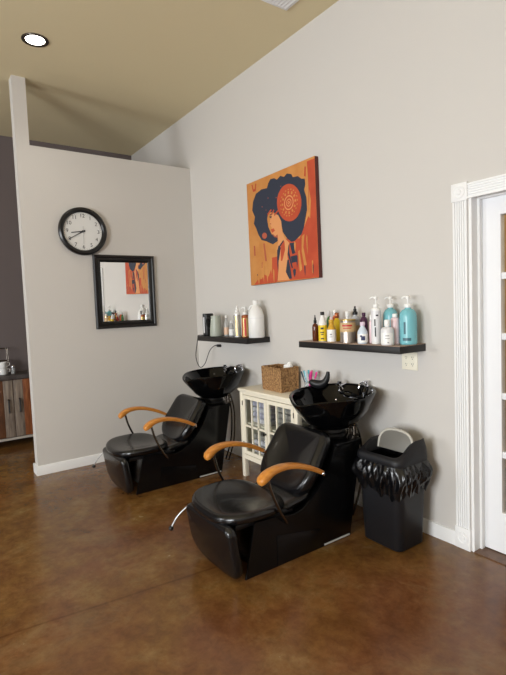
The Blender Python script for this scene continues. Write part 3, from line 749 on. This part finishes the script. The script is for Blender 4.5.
b = BM(); lathe(b,[(0,0),(.066,0),(.071,.006),(.071,.19),(.068,.205),(.055,.25),(.030,.283),(.022,.292),(.022,.305),(0,.305)],seg=36); obj('jug_body',b,M_white,jg,50)
b = BM(); lathe(b,[(.0712,.172),(.0722,.172),(.0722,.176),(.0712,.176)],seg=36); obj('seam',b,m_ltgray,jg)
b = BM(); lathe(b,[(0,.303),(.026,.303),(.026,.328),(.023,.331),(0,.331)],seg=24); obj('cap',b,M_white,jg)
b = BM(); tube(b, smooth_pts([(-.026,-.006,.285),(-.062,-.016,.275),(-.076,-.02,.23),(-.064,-.016,.195)],5),.009,10); obj('handle',b,M_white,jg)
b = BM(); prism(b,[(-.066,-.044,),(-.05,-.056),(-.048,-.053),(-.064,-.041)],'z',.205,.25); obj('dark_label',b,M_ink,jg)
# cord and plug
b = BM(); pts = smooth_pts([(.50,-.20,Z1+.005),(.462,-.243,Z1+.004),(.450,-.247,1.187),(.327,-.21,.996),(.308,-.16,.878),(.334,-.11,.912),(.374,-.07,1.045),(.42,-.035,1.10),(.462,-.02,1.102)],8)
tube(b, pts, .0042, 8)
cd = tag(obj('power_cord',b,M_black), 'black power cord looping below the corner shelf to a plug', 'cord')
b = BM(); box(b,.458,.505,-.034,-.001,1.088,1.116,.005); obj('plug',b,M_black,cd)

# ------------------------------------------------------------------ glass-door cabinet
cx0,cx1,cyf,ct = 1.275,2.05,-.305,.787
cb = thing('storage_cabinet','cream glass door cabinet standing between the two shampoo chairs','cabinet',((cx0+cx1)/2,cyf/2-.01,0),0)
ox,oy_ = (cx0+cx1)/2, cyf/2-.01
hx = (cx1-cx0)/2; yf = cyf-oy_; yb_ = -.02-oy_
b = BM(); box(b,-hx-.012,hx+.012,yf-.014,yb_,ct-.022,ct,.004); obj('cabinet_top',b,M_cream,cb)
b = BM()
for x0,x1 in ((-hx,-hx+.016),):
    box(b,x0,x1,yf+.03,yb_-.03,.18,ct-.022)
box(b,-hx+.016,hx-.016,yb_-.012,yb_-.002,.18,ct-.022)
box(b,-hx+.016,hx-.016,yf+.022,yb_-.012,.185,.20); box(b,-hx+.016,hx-.016,yf+.03,yb_-.012,.475,.487)
box(b,-hx+.04,hx-.04,yf,yf+.02,.165,.205); box(b,-hx+.04,hx-.04,yf,yf+.02,ct-.05,ct-.022)
box(b,hx-.018,hx-.004,yf+.04,yb_-.04,.165,.215); box(b,hx-.018,hx-.004,yf+.04,yb_-.04,ct-.07,ct-.022)
obj('carcass',b,M_cream,cb)
b = BM(); box(b,hx-.012,hx-.008,yf+.04,yb_-.04,.215,ct-.07); obj('side_pane',b,M_glass,cb)
for sx in (0,1):
    for sy_ in (0,1):
        xa = -hx if sx==0 else hx-.042; yA = yf if sy_==0 else yb_-.042
        b = BM(); box(b,xa,xa+.042,yA,yA+.042,0,ct-.022,.002); obj('leg',b,M_cream,cb)
dw = hx-.042-.003
for s in (-1,1):
    xa = -dw-.001 if s<0 else .002; xb = xa+dw-.001; z0,z1 = .21,ct-.055; st = .032
    b = BM(); y0_,y1_ = yf-.001,yf+.017
    box(b,xa,xa+st,y0_,y1_,z0,z1); box(b,xb-st,xb,y0_,y1_,z0,z1); box(b,xa+st,xb-st,y0_,y1_,z0,z0+st); box(b,xa+st,xb-st,y0_,y1_,z1-st,z1)
    for k in (1,2):
        xm = xa+st+(xb-xa-2*st)*k/3; box(b,xm-.007,xm+.007,y0_+.002,y1_-.002,z0+st,z1-st)
    zm = .465; box(b,xa+st,xb-st,y0_+.002,y1_-.002,zm-.008,zm+.008)
    d = obj('cabinet_door',b,M_cream,cb)
    b = BM(); box(b,xa+st,xb-st,yf+.007,yf+.010,z0+st,z1-st); obj('glass',b,M_glass,d)
    for zh in (.30,.66):
        b = BM(); xh = xa-.002 if s<0 else xb+.002
        tube(b,[(xh,yf-.003,zh-.02),(xh,yf-.003,zh+.02)],.004,8); obj('hinge',b,M_dchrome,d)
    if s < 0:
        b = BM(); lathe(b,[(.005,0),(.005,.012),(.013,.018),(.014,.024),(.009,.03),(0,.031)],M=Matrix.Translation((xb-.014,yf-.001,.445)) @ Matrix.Rotation(PI/2,4,'X'),seg=20); obj('knob',b,M_matblack,d)
# towels inside
m_tw = mat('white_towel',(232,228,236),.95,bump=.5,bscale=160); m_tg = mat('grey_towel',(176,170,164),.95,bump=.5,bscale=160); m_tv = mat('lavender_towel',(206,202,222),.95,bump=.5,bscale=160)
def towel(x,y,z,w,d,h,m,label,g):
    b = BM(); ol = rrect(w/2,d/2,.02,4); pillow(b, ol, h, h*.48, .002, Matrix.Translation((0,0,h/2)), f=lambda q:(q[0]+.003*math.sin(q[1]*40+z*60),q[1],q[2]+.002*math.sin(q[0]*30+z*90)))
    o = obj('folded_towel',b,m,None,70); o.location = (x,y,z); return tag(o,label,'towel',g)
for k in range(5): towel(1.485,-.15,.488+k*.0475,.24,.19,.042,[m_tw,m_tv][k%2],'folded pale towel in the upper left of the cream cabinet','towels in the upper left of the cabinet')
for k in range(5): towel(1.82,-.15,.488+k*.0475,.25,.19,.042,m_tg,'folded grey towel in the upper right of the cream cabinet','towels in the upper right of the cabinet')
for k in range(4): towel(1.485,-.15,.201+k*.0475,.24,.19,.042,[m_tw,m_tg][k%2],'folded towel on the lower left shelf of the cream cabinet','towels in the lower left of the cabinet')
# basket
bk = thing('wicker_basket','brown woven rectangular basket on top of the cream cabinet','basket',(1.622,-.120,ct),math.radians(-3))
b = BM(); W,D,HB = .138,.088,.195
def bx_ring(s,z): return [b.verts.new((sx*W*s,sy_*D*s,z)) for sx,sy_ in ((-1,-1),(1,-1),(1,1),(-1,1))]
rs = [bx_ring(.97,0),bx_ring(1,HB),bx_ring(.93,HB),bx_ring(.90,.012)]
b.faces.new(rs[0][::-1]); b.faces.new(rs[-1])
for A,B_ in zip(rs,rs[1:]):
    for k in range(4): b.faces.new([A[k],A[(k+1)%4],B_[(k+1)%4],B_[k]])
obj('basket_body',b,M_wick,bk)
b = BM()
c4 = [(-W,-D,HB),(W,-D,HB),(W,D,HB),(-W,D,HB)]
for i in range(4): tube(b,[c4[i],c4[(i+1)%4]],.007,8)
for i in range(4): tube(b,[(c4[i][0]*.97,c4[i][1]*.97,.006),c4[i]],.006,8)
obj('basket_rim',b,M_wick,bk)
ts = BM()
pillow(ts, rrect(.036,.028,.02,5), .20, .02, .012, None, f=lambda q:(q[0]+.008*math.sin(q[2]*90+q[1]*60),q[1]+.006*math.sin(q[0]*120),q[2]+.012*math.sin(q[0]*90)*math.cos(q[1]*80)))
o = obj('crumpled_tissue',ts,M_paper,None,60); o.location = (1.697,-.085,ct+.122); tag(o,'crumpled white tissue poking out of the wicker basket','tissue')
# cup of tint brushes
cp = (1.955,-.085,ct)
b = BM(); lathe(b,[(0,0),(.036,0),(.038,.004),(.046,.10),(.044,.10),(.036,.006),(0,.006)],seg=32); o = obj('plastic_cup',b,M_clear); o.location = cp; tag(o,'clear cup of tint brushes on the cabinet beside the wicker basket','cup')
bc = {'hot pink':mat('hot_pink_plastic',(222,50,140),.35),'turquoise':mat('turquoise_plastic',(60,160,178),.35),'pale blue':mat('ice_blue_plastic',(186,214,224),.35),'dark teal':mat('dark_teal_plastic',(34,70,86),.35)}
br = [('hot pink',.014,-.012,.16,-.10),('hot pink',.002,.010,.05,.06),('hot pink',.020,.004,.30,.0),('pale blue',-.004,-.018,-.05,-.16),('turquoise',-.018,.0,-.26,-.04),('turquoise',-.012,.014,-.12,.12),('dark teal',-.022,-.010,-.40,-.08),('hot pink',.018,-.020,.40,-.16),('pale blue',.010,.020,.20,.12)]
for c,dx,dy,tx,ty in br:
    b = BM(); tube(b,[(0,0,0),(0,0,.11),(0,0,.125)],[.0036,.0045,.003],8); box(b,-.007,.007,-.003,.003,.125,.150,.0015)
    box(b,-.008,.008,-.002,.002,.150,.178,.001)
    o = obj('tint_brush',b,bc[c]); o.rotation_euler = (-ty,tx,random.uniform(-.4,.4)); o.location = (cp[0]+dx*.7,cp[1]+dy*.7,ct+.012)
    tag(o,'%s tint brush standing in the clear cup on the cabinet'%c,'brush','%s tint brushes'%c)

# ------------------------------------------------------------------ bin and bag
bx_,by_ = 2.862,-.236
bn = thing('rubbish_bin','charcoal plastic bin with raised lid beside the door casing','bin',(bx_,by_,0),0)
b = BM()
def rloop(hx_,hy_,r,n=0):
    pts = rrect(hx_,hy_,r,6)
    if not n: return pts
    P = pts+[pts[0]]; L = [0]
    for p,q in zip(P,P[1:]): L.append(L[-1]+math.hypot(q[0]-p[0],q[1]-p[1]))
    out=[]; k=0
    for i in range(n):
        s = L[-1]*i/n
        while L[k+1] < s: k+=1
        t = (s-L[k])/(L[k+1]-L[k]); out.append((P[k][0]+(P[k+1][0]-P[k][0])*t, P[k][1]+(P[k+1][1]-P[k][1])*t))
    return out
def loop(hx_,hy_,r,z,f=None):
    out=[]
    for p in rloop(hx_,hy_,r,64):
        out.append(b.verts.new((p[0],p[1],z if f is None else z+f(p))))
    return out
def skin(Ls, cap0=False, cap1=False):
    for A,B_ in zip(Ls,Ls[1:]):
        n=len(A)
        for k in range(n): b.faces.new([A[k],A[(k+1)%n],B_[(k+1)%n],B_[k]])
    if cap0: b.faces.new(Ls[0][::-1])
    if cap1: b.faces.new(Ls[-1])
skin([loop(.136,.112,.04,0),loop(.146,.122,.042,.010),loop(.166,.142,.045,.535),loop(.159,.135,.042,.535),loop(.136,.112,.035,.02)],True,True)
obj('bin_body',b,M_bin,bn,50)
b = BM()
def hump(p):
    x,y = p
    s = max(0,min(1,(abs(x)-.085)/.06)); s=s*s*(3-2*s)
    t = max(0,min(1,(y+.13)/.15)); t=t*t*(3-2*t)
    return .085*s*t*(1 if x > 0 else .6)
skin([loop(.172,.148,.05,.524),loop(.176,.152,.052,.530),loop(.173,.149,.055,.562,lambda p:.45*hump(p)),loop(.160,.137,.05,.572,hump),loop(.138,.116,.05,.570,lambda p:.85*hump(p)),loop(.128,.106,.05,.545)])
obj('lid_collar',b,M_bin,bn,50)
# raised swing lid
b = BM(); pl=[(-.128,.0)]
for k in range(13):
    a=PI-PI*k/12; pl.append((.128*math.copysign(abs(math.cos(a))**.8,math.cos(a)),.025+.105*math.sin(a)**.7))
pl.append((.128,.0))
Ml = Matrix.Translation((-.004,.035,.560)) @ Matrix.Rotation(math.radians(-14),4,'X')
prism(b, pl,'y',-.006,.006,.002)
for v in b.verts: v.co = Ml @ v.co
sl = obj('swing_lid',b,mat('grey_lid_panel',(112,109,103),.5),bn,50)
b = BM(); tube(b,[Ml @ Vector((p[0],-.002,p[1])) for p in pl],.009,10); obj('lid_rim',b,M_lid,sl,60)
# bag
b = BM()
def bagloop(hx_,hy_,r,z,amp,ph,zf=0):
    n = 240; out=[]
    for i,p in enumerate(rloop(hx_,hy_,r,n)):
        a = 2*PI*i/n
        w = amp*(.55*math.sin(11*a+ph)+.45*math.sin(19*a+1.6*ph+1)+.4*math.sin(31*a-ph*1.3)+.35*math.sin(6*a+.5*ph)+.25*math.sin(47*a+2*ph))
        k = 1+w/math.hypot(*p)
        fr = 0
        if zf:
            fr = -zf*(.9*math.exp(-((p[0]-.10)/.07)**2)*(1 if p[1]<0 else 0)+.45*math.sin(9*a+.6)+.35*math.sin(17*a+2)+.25*math.sin(29*a))
        out.append(b.verts.new((p[0]*k,p[1]*k,z+fr)))
    return out
Ls=[bagloop(.112,.090,.04,.26,.007,.4),bagloop(.118,.096,.045,.40,.008,1.4),bagloop(.122,.100,.045,.48,.006,2.2),bagloop(.1255,.1035,.048,.535,.0015,2.9),bagloop(.1262,.1042,.05,.545,.0005,3.0)]
skin(Ls,True)
# the part folded outwards hangs between body and collar
Ls=[bagloop(.168,.144,.046,.538,.0004,.0),bagloop(.1715,.1475,.05,.525,.001,.3),bagloop(.181,.157,.052,.508,.004,.8)]
for k in range(1,10):
    t=k/9; Ls.append(bagloop(.183+.012*math.sin(PI*min(1,t*1.25))-.012*t*t,.158+.010*math.sin(PI*min(1,t*1.25))-.012*t*t,.053,.508-.155*t,.005+.010*math.sin(PI*min(1,t*1.1)),1.2+3.2*t,.002+.026*t*t))
skin(Ls)
o = obj('trash_bag',b,M_bag,None,70); o.location=(bx_,by_,0); tag(o,'shiny black rubbish bag lining the charcoal bin, its skirt hanging over','bag')

# ------------------------------------------------------------------ sideboard in the back room
sb = thing('sideboard','rustic plank sideboard against the dark wall left of the partition','sideboard',(-1.44,-2.13,0),0)
b = BM(); box(b,-.18,.18,-1.21,1.21,.11,.775); obj('carcass',b,M_pb,sb)
b = BM(); box(b,-.205,.215,-1.24,1.24,.775,.822,.004); obj('countertop',b,M_slate,sb)
b = BM(); box(b,-.18,.20,-1.21,1.21,.085,.11); obj('bottom_rail',b,mat('pale_rail',(176,170,162),.5),sb)
for x in (-.14,.14):
    for y in (-1.15,1.15):
        b = BM(); box(b,x-.025,x+.025,y-.025,y+.025,0,.085); obj('leg',b,M_black,sb)
for k in range(6):
    y0_ = -1.20+.4*k+.003; y1_ = y0_+.394
    b = BM(); pw=.394/4
    seqm = [0,2,1,0] if k%2==0 else [0,0,1,1]
    if k == 3: seqm=[1,2,2,0]
    if k == 4: seqm=[0,1,1,0]
    for j in range(4): box(b,.181,.198,y0_+pw*j,y0_+pw*(j+1)-.0015,.118,.768,.0015,seqm[j])
    d = obj('cabinet_door',b,[M_pg,M_po,M_pb],sb)
    yh = y1_-.055 if k%2==1 else y0_+.055
    b = BM()
    tube(b,[(.20,yh,.40),(.226,yh,.41),(.226,yh,.54),(.20,yh,.55)],.008,8); obj('handle',b,M_matblack,d)
TOP=.822
b = BM()
def mug_bm():
    b=BM(); lathe(b,[(0,0),(.036,0),(.042,.006),(.044,.072),(.041,.072),(.038,.008),(0,.008)],seg=28)
    return b
for k,lab in enumerate(('lower white mug of the stack on the plank sideboard','upper white mug of the stack on the plank sideboard')):
    t = thing('mug',lab,'mug',(-1.42,-1.795,TOP+.0725*k),math.radians(15),'stacked white mugs')
    obj('mug_body',mug_bm(),M_white,t,50)
    b = BM(); tube(b, smooth_pts([(.0,.042,.058),(.0,.072,.058),(.0,.075,.03),(.0,.042,.02)],5),.0055,8); obj('handle',b,M_white,t)
b = BM()
for x in (-.06,.06):
    for y in (-.09,.09): tube(b,[(x,y,0),(x,y,.30)],.004,8)
for z in (.01,.15,.296):
    for q in (((-.06,-.09),(.06,-.09)),((.06,-.09),(.06,.09)),((.06,.09),(-.06,.09)),((-.06,.09),(-.06,-.09))): tube(b,[(*q[0],z),(*q[1],z)],.0035,8)
for k in range(5): tube(b,[(-.06+.03*k,-.09,.15),(-.06+.03*k,.09,.15)],.0025,8)
o = obj('wire_rack',b,M_dchrome); o.location=(-1.56,-1.81,TOP); tag(o,'thin grey wire rack behind the mugs on the sideboard','rack')
sk = thing('condiment_shaker','small glass shaker with metal top beside the mugs','shaker',(-1.42,-1.69,TOP),0)
b = BM(); lathe(b,[(0,0),(.020,0),(.022,.004),(.018,.055),(.016,.075),(0,.075)],seg=20); obj('shaker_glass',b,M_clear,sk,50)
b = BM(); lathe(b,[(.017,.074),(.018,.076),(.018,.088),(.010,.102),(0,.104)],seg=20); obj('shaker_top',b,M_chrome,sk,50)

# ------------------------------------------------------------------ light
def area(name, loc, rot, sx, sy_, w, col=(1,1,1), spread=PI):
    l = bpy.data.lights.new(name,'AREA'); l.shape='RECTANGLE'; l.size=sx; l.size_y=sy_; l.energy=w; l.color=col; l.spread=spread
    o = bpy.data.objects.new(name,l); C.objects.link(o); o.location=loc; o.rotation_euler=rot; return o
for i,(x0,x1,z0,z1) in enumerate(WIN):
    area('daylight',((x0+x1)/2,YW-.12,(z0+z1)/2),(PI/2,0,0),x1-x0,z1-z0,[190,600][i],(.93,.97,1))
def can(x,y,w,col=(1,.93,.82)):
    l = bpy.data.lights.new('can_lamp','SPOT'); l.energy=w; l.color=col; l.spot_size=math.radians(125); l.spot_blend=.8; l.shadow_soft_size=.06
    o = bpy.data.objects.new('can_lamp',l); C.objects.link(o); o.location=(x,y,H-.012); return o
can(.688,-1.683,28)
for x,y in ((3.0,-1.7),(5.4,-1.7),(.7,-4.2),(3.0,-4.2),(5.4,-4.2)): can(x,y,30)
l = bpy.data.lights.new('hall_fill','POINT'); l.energy=60; l.color=(1,.86,.66); l.shadow_soft_size=.1  # added unseen fill light, brightens the hallway behind the door panes
o = bpy.data.objects.new('hall_fill',l); C.objects.link(o); o.location=(4.3,1.2,3.2)
w = bpy.data.worlds.new('outside'); S.world=w; w.use_nodes=True
w.node_tree.nodes['Background'].inputs[0].default_value=(.8,.9,1,1); w.node_tree.nodes['Background'].inputs[1].default_value=.6

# ------------------------------------------------------------------ camera
cam = bpy.data.cameras.new('camera'); co = bpy.data.objects.new('camera',cam); C.objects.link(co); S.camera=co
cam.sensor_fit='VERTICAL'; cam.sensor_height=36; cam.lens=480.72*36/675; cam.clip_start=.05
yaw,pitch,roll = (math.radians(a) for a in (144.7971,-3.69792,-2.24813))
f=Vector((math.cos(pitch)*math.cos(yaw),math.cos(pitch)*math.sin(yaw),math.sin(pitch)))
r=Vector((math.sin(yaw),-math.cos(yaw),0)); u=r.cross(f)
r2=math.cos(roll)*r+math.sin(roll)*u; u2=-math.sin(roll)*r+math.cos(roll)*u
co.matrix_world = Matrix(((r2.x,u2.x,-f.x,4.7837),(r2.y,u2.y,-f.y,-2.6124),(r2.z,u2.z,-f.z,1.4974),(0,0,0,1)))
vs = S.view_settings; vs.view_transform='Standard'; vs.look='None'; vs.exposure=-.86; vs.gamma=1; vs.use_curve_mapping=False
